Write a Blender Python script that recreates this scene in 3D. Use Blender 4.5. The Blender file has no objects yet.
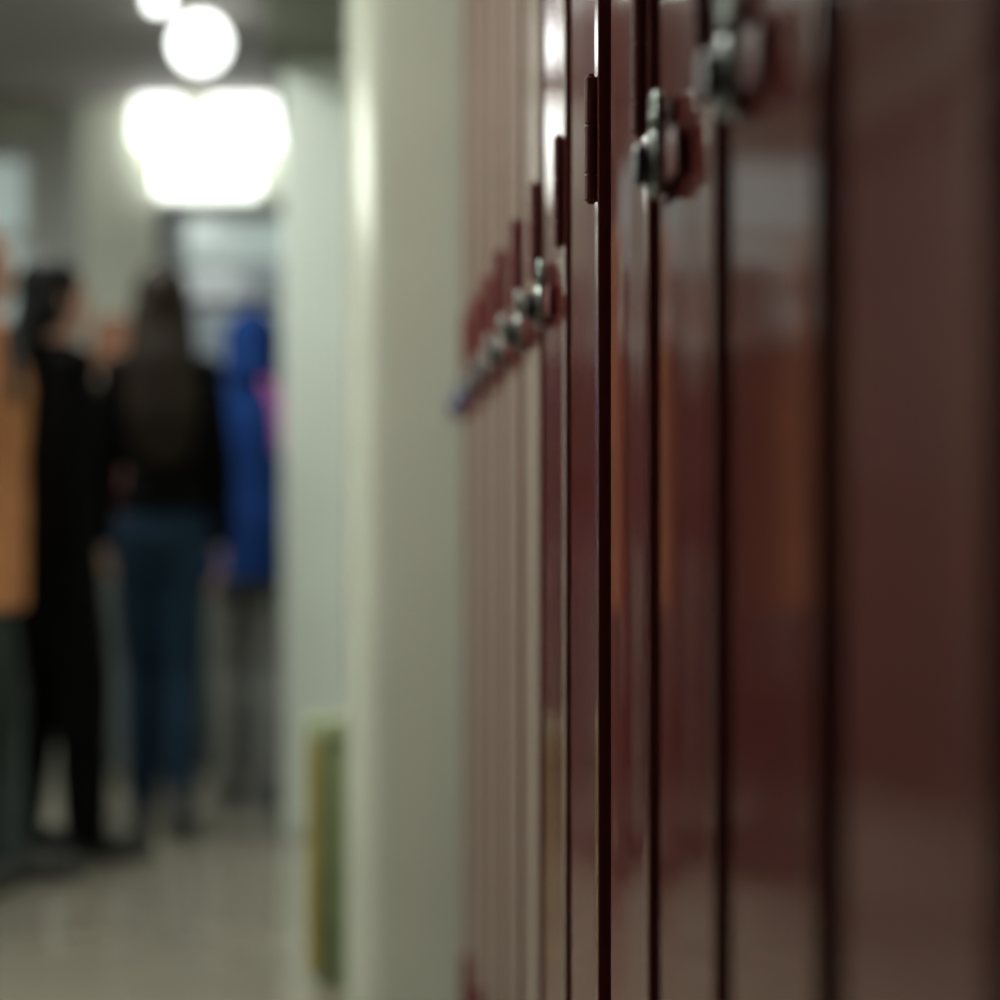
import bpy, bmesh, math, random
from mathutils import Vector, Matrix
R = math.radians
random.seed(4)
scene = bpy.context.scene
C = scene.collection

# ------------------------------------------------------------------ camera
F = 2378.0; VX = 340.0; VY = 550.0; EYE = 0.87       # focal length in pixels, vanishing point, eye height
cam_d = bpy.data.cameras.new('camera'); cam = bpy.data.objects.new('camera', cam_d); C.objects.link(cam)
cam.location = (0, 0, EYE); cam.rotation_euler = (R(90), 0, 0)
cam_d.sensor_fit = 'HORIZONTAL'; cam_d.sensor_width = 24.0; cam_d.lens = F/1000*24.0
cam_d.shift_x = (500-VX)/1000; cam_d.shift_y = (VY-500)/1000
cam_d.clip_start = 0.01
cam_d.dof.use_dof = True; cam_d.dof.focus_distance = 2.02; cam_d.dof.aperture_fstop = 1.5
scene.camera = cam
# ------------------------------------------------------------------ world, exposure
w = bpy.data.worlds.new('world'); scene.world = w; w.use_nodes = True
w.node_tree.nodes['Background'].inputs['Color'].default_value = (0.60, 0.70, 0.68, 1)
w.node_tree.nodes['Background'].inputs['Strength'].default_value = 0.05
vs = scene.view_settings
vs.view_transform = 'Standard'; vs.look = 'None'; vs.gamma = 1; vs.use_curve_mapping = False; vs.exposure = 0.0
LAMP = 25.0            # radiance of the added ceiling panels
LAMPCOL = (0.96, 1.0, 0.93)

def P(x, y, z):       # a pixel and a distance down the corridor -> a point
    return ((x-VX)/F*z, z, EYE+(VY-y)/F*z)

# ------------------------------------------------------------------ materials
def mat(name, col, rough=0.5, metal=0.0, var=0.08, scale=20.0, bump=0.0, bscale=60.0, spec=0.5, coat=0.0, emit=0.0, stretch=(1,1,1)):
    m = bpy.data.materials.new(name); m.use_nodes = True
    nt = m.node_tree; b = nt.nodes['Principled BSDF']
    tc = nt.nodes.new('ShaderNodeTexCoord'); mp = nt.nodes.new('ShaderNodeMapping')
    mp.inputs['Scale'].default_value = stretch
    nt.links.new(tc.outputs['Object'], mp.inputs['Vector'])
    n = nt.nodes.new('ShaderNodeTexNoise'); n.inputs['Scale'].default_value = scale; n.inputs['Detail'].default_value = 3
    nt.links.new(mp.outputs['Vector'], n.inputs['Vector'])
    r = nt.nodes.new('ShaderNodeValToRGB')
    r.color_ramp.elements[0].position = 0.3; r.color_ramp.elements[1].position = 0.7
    r.color_ramp.elements[0].color = tuple(c*(1-var) for c in col)+(1,)
    r.color_ramp.elements[1].color = tuple(min(1, c*(1+var)) for c in col)+(1,)
    nt.links.new(n.outputs['Fac'], r.inputs['Fac']); nt.links.new(r.outputs['Color'], b.inputs['Base Color'])
    b.inputs['Roughness'].default_value = rough; b.inputs['Metallic'].default_value = metal
    b.inputs['Specular IOR Level'].default_value = spec; b.inputs['Coat Weight'].default_value = coat
    if bump:
        n2 = nt.nodes.new('ShaderNodeTexNoise'); n2.inputs['Scale'].default_value = bscale
        nt.links.new(mp.outputs['Vector'], n2.inputs['Vector'])
        bp = nt.nodes.new('ShaderNodeBump'); bp.inputs['Strength'].default_value = bump; bp.inputs['Distance'].default_value = 0.01
        nt.links.new(n2.outputs['Fac'], bp.inputs['Height']); nt.links.new(bp.outputs['Normal'], b.inputs['Normal'])
    if emit:
        b.inputs['Emission Color'].default_value = tuple(col)+(1,); b.inputs['Emission Strength'].default_value = emit
    return m
M = {}
M['maroon']  = mat('maroon_enamel', (0.130, 0.028, 0.026), 0.085, var=0.06, scale=5, bump=0.008, bscale=9, spec=0.32, stretch=(1, 1, 0.25))
M['maroon'].node_tree.nodes['Principled BSDF'].inputs['Specular Tint'].default_value = (1.0, 0.78, 0.72, 1)
M['maroon2'] = mat('maroon_frame', (0.030, 0.005, 0.005), 0.35, var=0.1)
M['hinge']   = mat('maroon_hinge', (0.13, 0.030, 0.028), 0.5, spec=0.2, var=0.1)
M['steel']   = mat('padlock_steel', (0.21, 0.23, 0.21), 0.30, metal=1.0, var=0.05)
M['black']   = mat('dial_black', (0.006, 0.007, 0.007), 0.35, var=0.05)
M['blue']    = mat('dial_blue', (0.02, 0.03, 0.16), 0.35, var=0.05)
M['white']   = mat('dial_marks', (0.7, 0.7, 0.68), 0.5, var=0.02)
M['pilaster']= mat('cream_gloss_paint', (0.41, 0.42, 0.345), 0.14, var=0.03, scale=3, spec=0.9)
M['pale']    = mat('pale_grey_paint', (0.62, 0.67, 0.63), 0.4, var=0.03, scale=3)
M['wall2']   = mat('brown_wall', (0.13, 0.085, 0.07), 0.5, var=0.05, scale=2)
M['wall']    = mat('grey_green_wall', (0.70, 0.73, 0.61), 0.5, var=0.04, scale=2)
M['ceil']    = mat('ceiling_paint', (0.32, 0.30, 0.28), 0.8, var=0.05, scale=2)
M['soffit']  = mat('olive_soffit', (0.12, 0.13, 0.10), 0.7, var=0.05, scale=2)
M['floor']   = mat('polished_floor', (0.26, 0.235, 0.185), 0.12, var=0.06, scale=3, bump=0.004, bscale=5)
M['trim']    = mat('light_trim', (0.50, 0.52, 0.48), 0.4, var=0.03)
M['frame']   = mat('dark_door_frame', (0.035, 0.045, 0.055), 0.4, var=0.05)
M['doorgrey']= mat('blue_grey_door', (0.22, 0.26, 0.28), 0.4, var=0.05)
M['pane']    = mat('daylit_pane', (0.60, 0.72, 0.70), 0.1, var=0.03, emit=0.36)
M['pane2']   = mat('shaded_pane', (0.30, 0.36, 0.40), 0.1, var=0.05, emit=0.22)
M['glowpane'] = mat('added_glow_pane', (0.95, 1.0, 0.9), 0.2, var=0.0, emit=14.0)  # glow of the added window, for the highlight on the pilaster corner
M['lamp']    = mat('added_panel_glow', LAMPCOL, 0.6, var=0.0, emit=LAMP)
M['glow']    = mat('globe_diffuser', (0.97, 1.0, 0.97), 0.6, var=0.0, emit=4.5)
M['box']     = mat('lit_box', (0.97, 1.0, 0.97), 0.6, var=0.0, emit=3.2)
M['bin']     = mat('green_plastic', (0.19, 0.22, 0.11), 0.45, var=0.1)
M['yellow']  = mat('yellow_strip', (0.30, 0.25, 0.07), 0.45, var=0.1)
M['binrim']  = mat('dark_green_plastic', (0.27, 0.30, 0.17), 0.45, var=0.1)

# ------------------------------------------------------------------ mesh helpers
def obj(name, bm, m, parent=None, smooth=False):
    bmesh.ops.recalc_face_normals(bm, faces=bm.faces)
    me = bpy.data.meshes.new(name); bm.to_mesh(me); bm.free()
    if smooth:
        for p in me.polygons: p.use_smooth = True
    o = bpy.data.objects.new(name, me); C.objects.link(o)
    if m: me.materials.append(m)
    o.parent = parent
    return o
def tag(o, label, cat, group=None):
    o['label'] = label; o['category'] = cat
    if group: o['group'] = group
    return o
def struct(o, label=None):
    o['kind'] = 'structure'
    if label: o['label'] = label
    return o
def empty(name, loc=(0,0,0), rz=0):
    o = bpy.data.objects.new(name, None); C.objects.link(o); o.location = loc; o.rotation_euler = (0,0,rz)
    o.empty_display_size = 0.1
    return o
def box(bm, a, b, bev=0.0, seg=2):
    t = bmesh.new()
    bmesh.ops.create_cube(t, size=1)
    for v in t.verts:
        v.co = Vector([(a[i]+b[i])/2 + v.co[i]*(b[i]-a[i]) for i in range(3)])
    if bev: bmesh.ops.bevel(t, geom=t.edges[:], offset=bev, segments=seg, affect='EDGES', profile=0.5)
    merge(bm, t); return bm
def merge(bm, t):
    me = bpy.data.meshes.new('tmp'); t.to_mesh(me); t.free(); bm.from_mesh(me); bpy.data.meshes.remove(me)
def B(a, b, bev=0.0, seg=2): return box(bmesh.new(), a, b, bev, seg)
def lathe(bm, prof, n=24, mtx=Matrix()):
    rings = []
    for (r, z) in prof:
        rings.append([bm.verts.new(mtx @ Vector((r*math.cos(2*math.pi*k/n), r*math.sin(2*math.pi*k/n), z))) for k in range(n)])
    for a, b in zip(rings, rings[1:]):
        for k in range(n): bm.faces.new((a[k], a[(k+1)%n], b[(k+1)%n], b[k]))
    bm.faces.new(list(reversed(rings[0]))); bm.faces.new(rings[-1])
    return bm
def tube(bm, pts, r, n=10):
    pts = [Vector(p) for p in pts]; rings = []
    up = Vector((0.3, 0.2, 0.9)).normalized()
    for i, p in enumerate(pts):
        d = (pts[min(i+1, len(pts)-1)]-pts[max(i-1, 0)]).normalized()
        u = d.cross(Vector((1,0,0)) if abs(d.x) < 0.9 else Vector((0,1,0))).normalized(); v = d.cross(u)
        rr = r[i] if isinstance(r, (list, tuple)) else r
        rings.append([bm.verts.new(p+(u*math.cos(2*math.pi*k/n)+v*math.sin(2*math.pi*k/n))*rr) for k in range(n)])
    for a, b in zip(rings, rings[1:]):
        for k in range(n): bm.faces.new((a[k], a[(k+1)%n], b[(k+1)%n], b[k]))
    bm.faces.new(list(reversed(rings[0]))); bm.faces.new(rings[-1])
    return bm
def prism(bm, poly, z0, z1):
    a = [bm.verts.new((x, y, z0)) for x, y in poly]; b = [bm.verts.new((x, y, z1)) for x, y in poly]
    n = len(poly)
    for k in range(n): bm.faces.new((a[k], a[(k+1)%n], b[(k+1)%n], b[k]))
    bm.faces.new(list(reversed(a))); bm.faces.new(b)
    return bm

# ------------------------------------------------------------------ the setting
Y0, Y1, XL, XR, H = -3.0, 10.0, -2.1, 0.72, 2.75
struct(obj('floor', B((XL-.1, Y0-.1, -.1), (XR+.1, Y1+.1, 0)), M['floor']), 'polished beige corridor floor')
struct(obj('ceiling', B((XL-.1, Y0-.1, H), (XR+.1, Y1+.1, H+.1)), M['ceil']), 'dim grey corridor ceiling')
struct(obj('wall_left', B((XL-.1, Y0, 0), (XL, Y1, H)), M['pale']), 'pale corridor wall opposite the lockers')
struct(obj('wall_right', B((XR, Y0, 0), (XR+.1, Y1, H)), M['wall']), 'grey green wall behind the lockers')
struct(obj('wall_rear', B((XL-.1, Y0-.1, 0), (XR+.1, Y0, H)), M['soffit']), 'dark wall closing the near end of the corridor')
struct(obj('wall_end', B((XL-.1, Y1, 0), (XR+.1, Y1+.1, H)), M['wall']), 'grey green wall at the far end of the corridor')
# glossy pilaster at the end of the locker bank, with a bullnose corner
X0, Yp0, Yp1, rr = 0.012, 4.485, 4.66, 0.075
poly = [(XR, Yp0), (X0+rr, Yp0)]
poly = [(XR, Yp1), (XR, Yp0), (X0+rr+.004, Yp0), (X0+rr+.002, Yp0)]
for k in range(13):
    a = R(-90 - 90*k/12); poly.append((X0+rr+rr*math.cos(a), Yp0+rr+rr*math.sin(a)))
for k in range(7):
    a = R(180 - 90*k/6); poly.append((X0+.03+.03*math.cos(a), Yp1-.03+.03*math.sin(a)))
po = struct(obj('wall_pilaster', prism(bmesh.new(), poly, 0, H), M['pilaster'], smooth=True), 'glossy cream pilaster with a rounded corner where the lockers end')
po.data.set_sharp_from_angle(angle=R(30))
struct(obj('wall_pier', B((-0.178, 7.30, 0), (XR, 7.58, H), .006), M['pale']), 'pale grey pier further down the corridor')
struct(obj('ceiling_soffit', B((-0.22, 6.9, 2.36), (XR, Y1, H), .005), M['soffit']), 'dark olive soffit box under the ceiling')
# end door with pale glass
d1 = struct(empty('door_1', (0, 0, 0)), 'blue grey door with pale glass panes at the corridor end')
yd = Y1
xa, xb = P(160, 0, 10)[0], 0.16
obj('door_frame', box(box(box(bmesh.new(), (xa, yd-.07, 0), (xa+.055, yd+.001, 2.33)), (xb-.055, yd-.07, 0), (xb, yd+.001, 2.33)), (xa+.055, yd-.07, 2.275), (xb-.055, yd+.001, 2.33)), M['frame'], d1)
lf = obj('door_leaf', B((xa+.055, yd-.045, .01), (xb-.055, yd-.001, 2.275)), M['doorgrey'], d1)
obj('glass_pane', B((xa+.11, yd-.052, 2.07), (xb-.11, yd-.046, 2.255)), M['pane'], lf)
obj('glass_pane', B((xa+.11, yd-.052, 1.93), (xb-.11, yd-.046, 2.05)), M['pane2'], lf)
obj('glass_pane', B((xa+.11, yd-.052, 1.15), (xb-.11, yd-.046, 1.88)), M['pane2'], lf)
obj('cross_rail', B((xa+.06, yd-.06, 1.885), (xb-.06, yd-.046, 1.925)), M['frame'], lf)
obj('push_bar', box(bmesh.new(), (xa+.12, yd-.10, 1.0), (xb-.12, yd-.046, 1.05), .01), M['steel'], lf)
d2 = struct(empty('door_2', (0, 0, 0)), 'door with pale glass at the left of the end wall')
xc, xd = -2.0, -1.22
obj('door_frame', box(box(box(bmesh.new(), (xc, yd-.07, 0), (xc+.05, yd+.001, 2.62)), (xd-.05, yd-.07, 0), (xd, yd+.001, 2.62)), (xc+.05, yd-.07, 2.57), (xd-.05, yd+.001, 2.62)), M['trim'], d2)
lf = obj('door_leaf', B((xc+.05, yd-.045, .01), (xd-.05, yd-.001, 2.57)), M['trim'], d2)
obj('glass_pane', B((xc+.10, yd-.052, 1.2), (xd-.10, yd-.046, 2.15)), M['pane'], lf)
obj('glass_pane', B((xc+.10, yd-.052, 2.2), (xd-.10, yd-.046, 2.5)), M['pane'], lf)
obj('door_pull', box(bmesh.new(), (xd-.14, yd-.10, .95), (xd-.11, yd-.046, 1.15), .008), M['steel'], lf)
d3 = struct(empty('added_door', (XL, 8.7, 0)), 'unseen brown double door added to darken the reflection in the near locker')  # added out of view so the near locker door reflects something dark
b = bmesh.new()
for a0, c0 in (((0,-1.25,0),(.06,-1.19,2.5)), ((0,1.19,0),(.06,1.25,2.5)), ((0,-1.19,2.44),(.06,1.19,2.5))): box(b, a0, c0)
obj('door_frame', b, M['wall2'], d3)
for a0, c0, k0 in ((-1.19, -.002, -.09), (.002, 1.19, .06)):
    lf = obj('door_leaf', B((.002, a0, .01), (.045, c0, 2.44)), M['wall2'], d3)
    obj('push_plate', B((.045, k0, .95), (.05, k0+.03, 1.25)), M['steel'], lf)
struct(obj('trim_1', B((-1.19, yd-.06, 0), (-1.07, yd, H), .01), M['trim']), 'light upright trim board on the end wall')

w1 = struct(empty('added_window', (XL, 3.4, 0)), 'unseen lit window added in the opposite wall for the pilaster highlight')  # added glowing window, out of view, to put a highlight on the pilaster
b = bmesh.new()
for a0, c0 in (((0,-1.05,1.76),(.03,1.05,1.81)), ((0,-1.05,2.17),(.03,1.05,2.22)), ((0,-1.05,1.81),(.03,-1.0,2.17)), ((0,1.0,1.81),(.03,1.05,2.17)), ((0,-.36,1.81),(.03,-.32,2.17)), ((0,.32,1.81),(.03,.36,2.17))): box(b, a0, c0)
obj('added_window_frame', b, M['trim'], w1)
for a0, c0 in ((-1.0, -.36), (-.32, .32), (.36, 1.0)): obj('pane', B((.002, a0, 1.81), (.010, c0, 2.17)), M['glowpane'], w1)
# ------------------------------------------------------------------ lamps
def added_lamp(x, y, label):  # panels out of view, added as the main light of the corridor
    t = empty('added_ceiling_panel', (x, y, H))
    b = bmesh.new()
    for a, c in (((-.32,-.62,-.05),(-.29,.62,0)), ((.29,-.62,-.05),(.32,.62,0)), ((-.29,-.62,-.05),(.29,-.59,0)), ((-.29,.59,-.05),(.29,.62,0))): box(b, a, c)
    obj('added_panel_frame', b, M['trim'], t)
    obj('diffuser', B((-.29,-.59,-.035), (.29,.59,-.005)), M['lamp'], t)
    return tag(t, label, 'ceiling lamp')
added_lamp(-0.95, 3.4, 'unseen ceiling lamp panel added to light the corridor beside the lockers')
added_lamp(-0.95, 7.0, 'unseen ceiling lamp panel added to light the end wall and the walking people')
g = empty('globe_lamp', (P(200, 0, 8.3)[0], 8.3, H))
obj('lamp_base', lathe(bmesh.new(), [(.05,-.03),(.06,-.025),(.06,0)]), M['trim'], g)
obj('globe', lathe(bmesh.new(), [(.005,-.20),(.04,-.195),(.07,-.175),(.09,-.14),(.095,-.105),(.085,-.07),(.065,-.045),(.05,-.03)]), M['glow'], g, True)
tag(g, 'round glowing globe lamp hanging under the dim ceiling', 'ceiling lamp')
g = empty('globe_lamp', (P(168, 0, 8.0)[0]-.02, 7.85, H))
obj('lamp_base', lathe(bmesh.new(), [(.03,-.03),(.035,-.025),(.035,0)]), M['trim'], g)
obj('globe', lathe(bmesh.new(), [(.005,-.10),(.02,-.097),(.035,-.085),(.04,-.065),(.035,-.045),(.03,-.03)]), M['glow'], g, True)
tag(g, 'small glowing spot lamp on the ceiling beside the round globe lamp', 'ceiling lamp')
# lit emergency light with two lamp heads above the end door
e = empty('emergency_light', (P(207, 0, 9.9)[0], Y1, 2.36))
hw = (258-158)/F*9.9/2
obj('light_box', B((-hw, -.12, 0), (hw, 0, .19), .015), M['box'], e)
for x0, x1 in ((135, 180), (209, 283)):
    p0 = (x0-207)/F*9.9; p1 = (x1-207)/F*9.9
    obj('lamp_head', B((p0, -.13, .20), (p1, -.01, .385), .03, 4), M['box'], e, True)
obj('bracket', B((-.115, -.03, .185), (.015, -.005, .30), .004), M['trim'], e)
tag(e, 'bright white light box with two round lamp heads above the end door', 'emergency light')

# ------------------------------------------------------------------ lockers
XF = 0.225                    # face of the doors
DW, CH = 0.239, 0.066
Z0, Z1 = 0.03, 2.05
def hinge_bm(zc, ln=0.11):
    b = bmesh.new()
    # leaf plate on the door face and three knuckles of the barrel
    box(b, (XF-.0030, .018, zc-ln/2+.003), (XF+.0015, .042, zc+ln/2-.003), .001, 1)
    z = zc-ln/2
    for fr in (0.22, 0.39, 0.39):
        h = ln*fr
        lathe(b, [(.0045, z+.0004),(.0060, z+.0018),(.0060, z+h-.0018),(.0045, z+h-.0004)], 14, Matrix.Translation((XF-.0045, .016, 0)))
        z += h
    lathe(b, [(.003, zc-ln/2-.002),(.0035, zc-ln/2),(.0035, zc+ln/2),(.003, zc+ln/2+.002)], 10, Matrix.Translation((XF-.0045, .016, 0)))
    return b
def door_bm(e0, e1):
    # pressed steel door face, slightly dished: surface slope e0 over the hinge side, growing to e1 at the latch edge
    N = 14; ys = [.030+(DW-.030)*k/N for k in range(N+1)]; xs = [0.0]
    for k in range(N):
        u = (k+.5)/N; e = e0+(e1-e0)*max(0, (u-.5)/.5)
        xs.append(xs[-1]+e*(ys[k+1]-ys[k]))
    off = -xs[-1]
    xs = [XF+x+off for x in xs]
    poly = [(x, y) for x, y in zip(xs, ys)] 
    poly[-1] = (poly[-1][0]+.0012, poly[-1][1]); poly.insert(-1, (xs[-1], ys[-1]-.0012))
    poly += [(xs[-1]+.015, DW), (xs[0]+.015, .030)]
    return prism(bmesh.new(), poly, Z0, Z1), XF
# door local frame: y = 0 at the hinge (near) edge, DW at the latch edge
def make_locker(ynear, latch, dish=(0, 0)):
    t = empty('locker', (0, ynear, 0))
    b = bmesh.new()
    box(b, (XF+.028, -CH/2, .05), (XF+.44, -CH/2+.003, 2.08)); box(b, (XF+.028, DW+CH/2-.003, .05), (XF+.44, DW+CH/2, 2.08))
    box(b, (XF+.437, -CH/2+.003, .05), (XF+.44, DW+CH/2-.003, 2.08)); box(b, (XF+.028, -CH/2+.003, .05), (XF+.437, DW+CH/2-.003, .055)); box(b, (XF+.028, -CH/2+.003, 2.075), (XF+.437, DW+CH/2-.003, 2.08))
    obj('body', b, M['maroon2'], t)
    b = bmesh.new()
    box(b, (XF+.022, -CH/2+.0005, .05), (XF+.028, .004, 2.08)); box(b, (XF+.022, DW-.004, .05), (XF+.028, DW+CH/2-.0005, 2.08))
    box(b, (XF+.022, .004, 2.04), (XF+.028, DW-.004, 2.08)); box(b, (XF+.022, .004, .05), (XF+.028, DW-.004, .075))
    obj('face_frame', b, M['maroon2'], t)
    obj('plinth', B((XF+.05, -CH/2+.0005, 0), (XF+.42, DW+CH/2-.0005, .05)), M['maroon2'], t)
    b, xn = door_bm(*dish)
    door = obj('door', b, M['maroon'], t, True); door.data.set_sharp_from_angle(angle=R(25))
    ed = obj('folded_edge', box(bmesh.new(), (xn, 0, Z0), (xn+.019, .0302, Z1), .0018, 3), M['maroon'], door)
    for zc in (0.092, 1.231, 1.97):
        h = obj('hinge', hinge_bm(zc), M['hinge'], door); h.location.x = xn-XF
    if latch:
        b = bmesh.new()
        box(b, (XF-.006, DW-.115, 1.118), (XF+.001, DW-.065, 1.150), .003, 3)
        box(b, (XF-.0018, DW-.062, 1.110), (XF+.001, DW-.012, 1.178), .0008, 1)
        obj('latch_handle', b, M['hinge'], door, True).data.set_sharp_from_angle(angle=R(40))
        st = bmesh.new()
        tube(st, [(XF+.002, DW-.045, 1.166), (XF-.006, DW-.045, 1.168), (XF-.010, DW-.040, 1.168), (XF-.010, DW-.034, 1.168), (XF-.006, DW-.029, 1.168), (XF+.002, DW-.029, 1.168)], .0022, 8)
        obj('staple', st, M['steel'], door, True)
    return t, door
def padlock(y, dial, label, group, tilt):
    # hangs on the staple; origin at the staple
    t = empty('padlock', (XF-.0105, y, 1.168))
    ax = Matrix.Rotation(R(-90), 4, 'Y')            # lathe axis to -X
    bm = lathe(bmesh.new(), [(.019,-.005),(.0225,-.0035),(.0238,-.0015),(.0238,.003),(.0225,.0048),(.020,.0055)], 32, Matrix.Translation((.003, 0, -.034)) @ ax)
    bd = obj('body', bm, M['steel'], t, True); bd.data.set_sharp_from_angle(angle=R(35))
    dl = lathe(bmesh.new(), [(.0185,.005),(.0185,.0068),(.017,.0075),(.0142,.0080),(.0138,.0150),(.0125,.0162)], 32, Matrix.Translation((.003, 0, -.034)) @ ax)
    d = obj('dial', dl, dial, t, True); d.data.set_sharp_from_angle(angle=R(35))
    mk = bmesh.new()
    for k in range(20):
        a = 2*math.pi*k/20
        tt = B((-.0045, -.0004, .0146), (-.0040, .0004, .0172)); bmesh.ops.rotate(tt, verts=tt.verts, cent=(0,0,0), matrix=Matrix.Rotation(a, 3, 'X'))
        bmesh.ops.translate(tt, verts=tt.verts, vec=(0, 0, -.034)); merge(mk, tt)
    obj('dial_marks', mk, M['white'], d)
    pts = [(.003, -.0125, -.016), (.003, -.0125, .002)]
    for k in range(1, 9):
        a = R(180-22.5*k); pts.append((.003, .0125*math.cos(a), .002+.0125*math.sin(a)))
    pts.append((.003, .0125, -.016))
    obj('shackle', tube(bmesh.new(), pts, .0037, 10), M['steel'], t, True)
    t.rotation_euler = (R(tilt), 0, 0)
    return tag(t, label, 'padlock', group)
far = [0.45, 0.755, 1.06, 1.365, 1.67, 1.975] + [2.312+.305*j for j in range(8)]
n = len(far)
ordn = {1:'first', 2:'second', 3:'third', 4:'fourth', 5:'fifth', 6:'sixth', 7:'seventh', 8:'eighth', 9:'ninth', 10:'tenth', 11:'eleventh', 12:'twelfth', 13:'thirteenth', 14:'fourteenth'}
DISH = {2: (-.03, -.03), 3: (-.012, -.012), 4: (-.015, -.06), 5: (-.028, -.09), 6: (-.034, -.034), 7: (-.023, -.023)}
for i, yf in enumerate(far):
    k = n-i
    locked = i not in (5, 6)
    t, door = make_locker(yf-DW, locked, DISH.get(i, (0, 0)))
    what = 'fastened with a dial padlock' if locked else 'without a padlock'
    tag(t, f'maroon steel locker, {ordn[k]} from the cream pilaster, {what}', 'locker', 'maroon lockers in the bank')
    if locked:
        dial = M['blue'] if i >= n-2 else M['black']
        cn = 'blue' if i >= n-2 else 'black'
        padlock(yf-.037, dial, f'silver padlock with {cn} dial on the {ordn[k]} locker from the cream pilaster', 'padlocks on the lockers', random.uniform(-6, 6))
    if i == 5:
        obj('joint_filler', B((XF+.022, DW+CH/2, .05), (XF+.06, DW+CH/2+.0315, 2.08)), M['maroon2'], t)

# ------------------------------------------------------------------ bin behind the pilaster
bn = empty('waste_bin', (0.085, 4.86, 0))
b = bmesh.new()
def rrect(x0, x1, y0, y1, r, n=5):
    o = []
    for cx, cy, a0 in ((x1-r, y1-r, 0), (x0+r, y1-r, 90), (x0+r, y0+r, 180), (x1-r, y0+r, 270)):
        for k in range(n+1):
            a = R(a0+90*k/n); o.append((cx+r*math.cos(a), cy+r*math.sin(a)))
    return o
r0 = [b.verts.new((x, y, 0.0)) for x, y in rrect(-.135, .135, -.12, .12, .03)]
r1 = [b.verts.new((x, y, .50)) for x, y in rrect(-.145, .145, -.14, .14, .03)]
r2 = [b.verts.new((x, y, .50)) for x, y in rrect(-.139, .139, -.134, .134, .028)]
r3 = [b.verts.new((x, y, .02)) for x, y in rrect(-.129, .129, -.114, .114, .028)]
for A, Bq in ((r0, r1), (r1, r2), (r2, r3)):
    for k in range(len(A)): b.faces.new((A[k], A[(k+1)%len(A)], Bq[(k+1)%len(A)], Bq[k]))
b.faces.new(list(reversed(r0))); b.faces.new(r3)
obj('bin_body', b, M['bin'], bn)
b = bmesh.new(); pl = rrect(-.155, .155, -.15, .15, .035); prism(b, pl, .495, .53)
obj('lid', b, M['binrim'], bn)
obj('strip', B((-.151, -.148, .03), (-.125, -.12, .494), .004), M['yellow'], bn)
tag(bn, 'green waste bin with a yellow corner strip half hidden behind the cream pilaster', 'bin')

# ------------------------------------------------------------------ people
def hull2(bm, p, r, q, s, seg=2):
    """tapered capsule between two spheres"""
    t = bmesh.new()
    bmesh.ops.create_icosphere(t, subdivisions=seg, radius=r, matrix=Matrix.Translation(p))
    bmesh.ops.create_icosphere(t, subdivisions=seg, radius=s, matrix=Matrix.Translation(q))
    ret = bmesh.ops.convex_hull(t, input=t.verts)
    dead = [v for v in t.verts if not v.link_faces]
    dead += [g for g in ret['geom_interior'] if isinstance(g, bmesh.types.BMVert) and g.is_valid]
    bmesh.ops.delete(t, geom=list(set(dead)), context='VERTS')
    merge(bm, t)
def chain(bm, pts, seg=2):
    for (p, r), (q, s) in zip(pts, pts[1:]): hull2(bm, Vector(p), r, Vector(q), s, seg)
def loft(bm, rings, n=20):
    rs = []
    for (c, rx, ry) in rings:
        rs.append([bm.verts.new((c[0]+rx*math.cos(2*math.pi*k/n), c[1]+ry*math.sin(2*math.pi*k/n), c[2])) for k in range(n)])
    for a, b_ in zip(rs, rs[1:]):
        for k in range(n): bm.faces.new((a[k], a[(k+1)%n], b_[(k+1)%n], b_[k]))
    bm.faces.new(list(reversed(rs[0]))); bm.faces.new(rs[-1])
def ell(bm, c, r, rot=None):
    mtx = Matrix.Translation(c) @ (rot or Matrix()) @ Matrix.Diagonal((r[0], r[1], r[2], 1))
    bmesh.ops.create_icosphere(bm, subdivisions=3, radius=1, matrix=mtx)
def fuse(name, bm, m, parent, voxel, it=6):
    """one continuous skin over everything in bm"""
    bmesh.ops.recalc_face_normals(bm, faces=bm.faces)
    me = bpy.data.meshes.new('tmp'); bm.to_mesh(me); bm.free()
    o = bpy.data.objects.new('tmp', me); C.objects.link(o)
    md = o.modifiers.new('r', 'REMESH'); md.mode = 'VOXEL'; md.voxel_size = voxel; md.use_smooth_shade = True
    sm = o.modifiers.new('s', 'SMOOTH'); sm.factor = 0.5; sm.iterations = it
    dg = bpy.context.evaluated_depsgraph_get()
    nm = bpy.data.meshes.new_from_object(o.evaluated_get(dg)); nm.name = name
    bpy.data.objects.remove(o); bpy.data.meshes.remove(me)
    nm.materials.clear(); nm.materials.append(m)
    q = bpy.data.objects.new(name, nm); C.objects.link(q); q.parent = parent
    return q
SKIN = mat('skin', (0.42, 0.24, 0.17), 0.5, var=0.06)
SKINP = mat('skin_pink', (0.46, 0.25, 0.20), 0.5, var=0.06)
EYEM = mat('eye', (0.05, 0.03, 0.02), 0.15, var=0.05)
LIPM = mat('lips', (0.35, 0.10, 0.09), 0.4, var=0.05)
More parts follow.
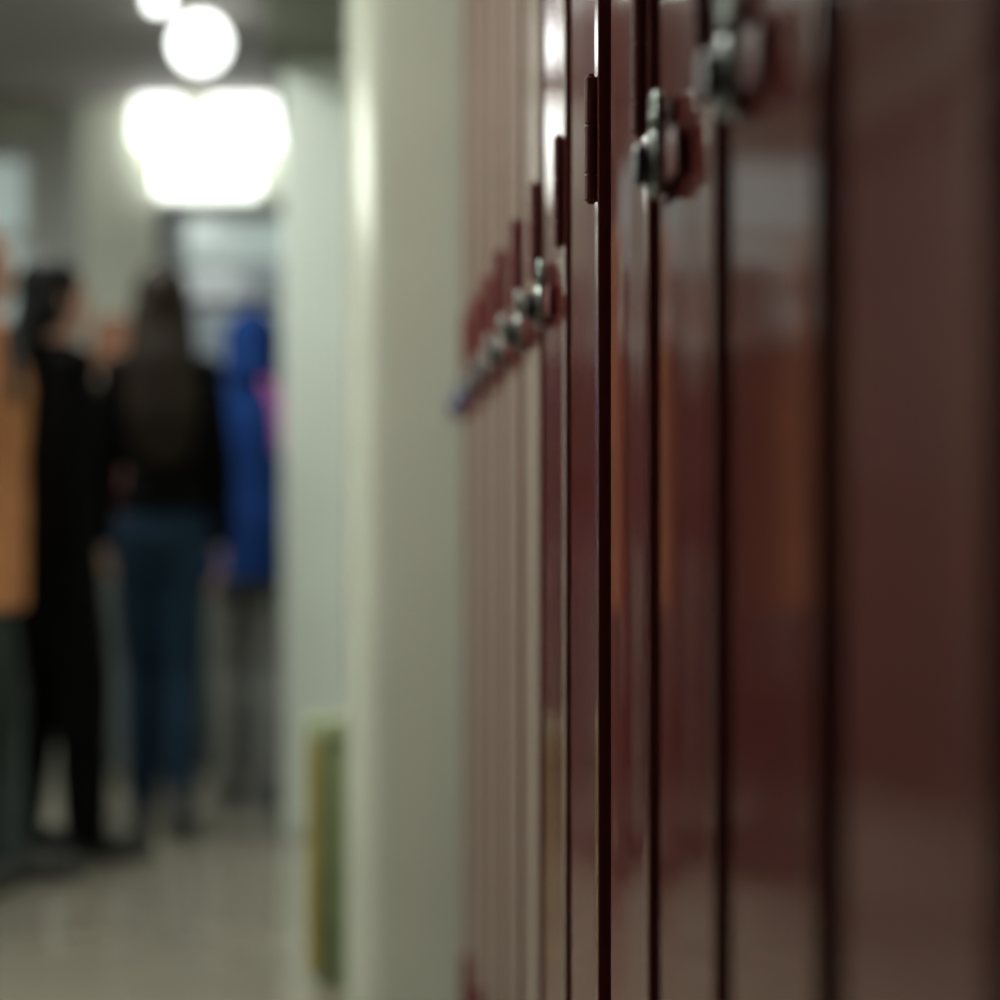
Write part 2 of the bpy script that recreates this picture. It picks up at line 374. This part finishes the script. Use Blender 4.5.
def person(x, y, label, height, rz=0, jacket=(.01,.01,.01), jlen=.92, jthick=.014, trousers=(.01,.01,.01), tthick=.012, shoes=(.01,.01,.01),
           hair=(.02,.01,.005), hairlen=1.25, hood=False, turn=0, stride=.14, arms=(.02, .02), bend=(.05, .05), wide=1.0, rough=.85, skin=None, pockets=False):
    s = height/1.70
    root = empty('person', (x, y, 0), R(rz)); root.scale = (s, s, s)
    skin = skin or SKIN
    mj = mat('jacket_cloth', jacket, rough, var=.12, scale=12, bump=.25, bscale=14, spec=.04); mt = mat('trouser_cloth', trousers, .85, var=.15, scale=14, bump=.2, bscale=16, spec=.04)
    ms = mat('shoe_leather', shoes, .5, var=.1); mh = mat('hair', hair, .6, spec=.12, var=.25, scale=30, stretch=(1,1,.1))
    W = wide
    # joints
    legs = []
    for sd, st in ((-1, stride), (1, -stride)):
        hip = Vector((sd*.085*W, 0, .90)); ank = Vector((sd*.075*W, st, .085+max(0, -st)*.25))
        knee = Vector((sd*.082*W, st*.5+.03, .485)); toe = ank+Vector((sd*.015, .15, -.055-max(0, -st)*.15))
        legs.append((sd, hip, knee, ank, toe))
    armj = []
    for sd, a, bd in ((-1, arms[0], bend[0]), (1, arms[1], bend[1])):
        sh = Vector((sd*.168*W, -.005, 1.385)); el = sh+Vector((sd*.045, -.02+a*.6, -.285)); wr = el+Vector((sd*.01, .05+a+bd, -.245+bd*.6))
        if pockets: el = sh+Vector((sd*.045, -.05, -.275)); wr = Vector((sd*.150*W, -.015, .92))
        armj.append((sd, sh, el, wr))
    hm = Matrix.Translation((0, .01, 1.50)) @ Matrix.Rotation(R(turn), 4, 'Z')
    h = lambda v: hm @ Vector(v)
    # ---- body
    b = bmesh.new()
    loft(b, [((0,0,.84), .12*W,.085), ((0,-.005,.92), .160*W,.105), ((0,0,1.0), .150*W,.10), ((0,.005,1.08), .128*W,.088), ((0,.01,1.18), .140*W,.098), ((0,.01,1.28), .152*W,.105), ((0,0,1.36), .155*W,.09), ((0,-.005,1.42), .11*W,.065), ((0,-.005,1.45), .06,.055)])
    for sd, hip, kn, an, to in legs:
        chain(b, [(hip, .082), (hip.lerp(kn, .5), .070), (kn, .052), (kn.lerp(an, .3)+Vector((0,-.012,0)), .052), (an, .034)])
        chain(b, [(an+Vector((0,-.03,-.04)), .034), (to+Vector((0,-.05,.004)), .032), (to, .022)])
    for sd, sh, el, wr in armj:
        chain(b, [(sh, .052), (sh.lerp(el, .5), .043), (el, .037), (el.lerp(wr, .3), .036), (wr, .024)])
        d = (wr-el).normalized(); fw = Vector((0, 1, 0)); fw = (fw-d*fw.dot(d)).normalized(); nn = d.cross(fw).normalized()*(-sd)  # towards the thigh
        if nn.x*sd > 0: nn = -nn
        for q in (-.024, -.008, .010, .026):            # palm
            hull2(b, wr+d*.012+fw*q*.5, .014, wr+d*.088+fw*q, .0115, 1)
        for q, ln in ((-.033, .062), (-.011, .076), (.012, .082), (.035, .074)):
            p0 = wr+d*.088+fw*q*.85; p1 = p0+d*ln*.5+nn*.006+fw*q*.12; p2 = p1+d*ln*.38+nn*.020+fw*q*.05; p3 = p2+d*ln*.18+nn*.018
            chain(b, [(p0, .0092), (p1, .0085), (p2, .0078), (p3, .0068)], 1)
        t0 = wr+d*.025+fw*.026; t1 = t0+d*.030+fw*.026+nn*.012; t2 = t1+d*.032+fw*.010+nn*.010
        chain(b, [(t0, .014), (t1, .0110), (t2, .0085)], 1)
    chain(b, [((0,-.005,1.40), .060), ((0,.0,1.47), .054), (h((0,-.012,.03)), .054)])
    ell(b, h((0,-.012,.115)), (.074,.094,.092)); ell(b, h((0,.020,.062)), (.060,.070,.078))
    hull2(b, h((0,.055,.012)), .026, h((0,.065,.022)), .022); hull2(b, h((0,.080,.098)), .008, h((0,.091,.068)), .0115)
    for sd in (-1, 1):
        ell(b, h((sd*.077,-.008,.075)), (.010,.020,.031)); ell(b, h((sd*.034,.078,.108)), (.022,.012,.007)); ell(b, h((sd*.040,.062,.060)), (.022,.022,.020))
    body = fuse('body', b, skin, root, .0058, 4)
    for sd in (-1, 1):
        eb = bmesh.new(); bmesh.ops.create_icosphere(eb, subdivisions=2, radius=.0115, matrix=Matrix.Translation(h((sd*.031,.076,.092)))); obj('eye', eb, EYEM, body, True)
    lb = bmesh.new(); ell(lb, h((0,.086,.036)), (.022,.008,.006), Matrix.Rotation(R(turn), 4, 'Z')); obj('lips', lb, LIPM, body, True)
    # ---- trousers
    b = bmesh.new()
    loft(b, [((0,0,.80), .13*W,.095), ((0,-.005,.90), .168*W+tthick*.3,.116), ((0,0,.98), .160*W,.110), ((0,.002,1.04), .146*W,.10)])
    for sd, hip, kn, an, to in legs:
        chain(b, [(hip, .088+tthick*.5), (hip.lerp(kn, .5), .074+tthick), (kn, .056+tthick*1.3), (kn.lerp(an, .35)+Vector((0,-.010,0)), .055+tthick*1.3), (an+Vector((0,0,.0)), .046+tthick*1.4)])
    fuse('trousers', b, mt, root, .010, 5)
    # ---- shoes
    for sd, hip, kn, an, to in legs:
        b = bmesh.new()
        lo = min(an.z-.085, to.z-.03)
        chain(b, [(an+Vector((0,-.035,-.035)), .042), (to+Vector((0,-.06,.012)), .044), (to+Vector((0,.02,.004)), .034)])
        hull2(b, an+Vector((0,-.01,-.01)), .047, an+Vector((0,-.005,.03)), .048)
        fuse('shoe', b, ms, root, .008, 4)
    # ---- jacket
    j = jthick; b = bmesh.new()
    loft(b, [((0,-.003,jlen), .166*W+j,.112+j), ((0,-.003,max(jlen+.03,.99)), .165*W+j,.113+j), ((0,.004,1.09), .140*W+j*1.2,.098+j*1.2), ((0,.008,1.18), .148*W+j*1.2,.106+j), ((0,.01,1.28), .160*W+j,.112+j), ((0,0,1.365), .160*W+j,.098+j), ((0,-.005,1.425), .105*W+j,.070+j), ((0,-.005,1.47), .062+j*.6,.060+j*.6)])
    for sd, sh, el, wr in armj:
        chain(b, [(sh, .056+j), (sh.lerp(el, .5), .048+j), (el, .043+j), (wr.lerp(el, .10), .034+j)])
    jk = fuse('jacket', b, mj, root, .010, 5)
    # ---- hair or hood
    if hood:
        b = bmesh.new()
        ell(b, h((0,-.024,.105)), (.100,.110,.118)); ell(b, h((0,-.045,.01)), (.105,.095,.09)); chain(b, [((0,-.01,1.44), .085), (h((0,-.03,.03)), .09)])
        fuse('hood', b, mj, root, .010, 5)
    else:
        b = bmesh.new()
        ell(b, h((0,-.024,.122)), (.086,.098,.097)); ell(b, h((0,-.050,.055)), (.084,.070,.085))
        for sd in (-1, 1): ell(b, h((sd*.066,-.02,.07)), (.022,.045,.07))
        if hairlen < 1.45:
            a0 = h((0,-.06,.06))
            for q in (-.07, -.035, 0, .035, .07):
                chain(b, [(h((q*.85,-.065,.07)), .038), ((q*1.05+a0.x*.6, -.105-.006*(1-abs(q)/.07), 1.42), .034), ((q*1.15, -.125, (1.42+hairlen)/2), .032), ((q*.95, -.125, hairlen+abs(q)*.5), .016)])
        fuse('hair', b, mh, root, .009, 5)
    tag(root, label, 'person')
    return root

pos = lambda px, z: ((px-VX)/F*z, z)
po_ = person(*pos(-26, 6.1), 'person in a tan orange jacket and grey trousers at the edge of the group', 1.70, pockets=True, rz=-72, jacket=(.46, .20, .095), jlen=.72, jthick=.026,
       trousers=(.045,.055,.055), shoes=(.03,.03,.03), hair=(.45,.22,.10), hairlen=1.20, stride=.10, arms=(.0,.02))
person(*pos(53, 6.65), 'black haired person all in black walking with head turned to a companion', 1.68, pockets=True, rz=-62, jacket=(.003,.003,.003), jlen=.72, jthick=.012,
       trousers=(.003,.003,.003), tthick=.016, shoes=(.008,.008,.008), hair=(.003,.003,.003), hairlen=1.22, turn=-4, stride=-.07, arms=(.03,.0), skin=SKINP)
person(*pos(162, 7.2), 'person with long brown hair, black top and blue jeans seen from behind', 1.72, rz=4, jacket=(.003,.003,.003), jlen=.97, jthick=.008,
       trousers=(.013,.027,.048), tthick=.003, shoes=(.02,.02,.025), hair=(.012,.007,.004), hairlen=1.10, stride=.09, arms=(.16,.03), wide=.74)
pbl = person(*pos(252, 8.0), 'person in a royal blue hooded jacket and grey trousers beside the pale pier', 1.66, rz=0, jacket=(.009,.030,.125), jlen=.78, jthick=.018,
       trousers=(.14,.14,.13), shoes=(.03,.03,.03), hood=True, stride=.06, arms=(.0,.03), wide=.90)
person(*pos(114, 8.75), 'person in a dusty pink top walking ahead of the person in black', 1.72, rz=0, jacket=(.34,.16,.145), jlen=.90, jthick=.010,
       trousers=(.10,.12,.12), shoes=(.10,.10,.09), hair=(.22,.11,.07), hairlen=1.5, stride=.08, wide=.82)
# pink scarf over the blue jacket, dark bag strap over the tan jacket
b = bmesh.new(); chain(b, [((.05,-.125,1.46), .018), ((.095,-.13,1.40), .024), ((.105,-.145,1.30), .022), ((.10,-.145,1.22), .014)])
fuse('scarf', b, mat('pink_scarf', (.34, .07, .26), .8, var=.1), pbl, .008, 4)
b = bmesh.new(); chain(b, [((.215,.05,1.42), .016), ((.262,.06,1.34), .022), ((.27,.06,1.24), .016)])
fuse('bag_strap', b, mat('dark_strap', (.012,.010,.009), .7, var=.1), po_, .006, 3)
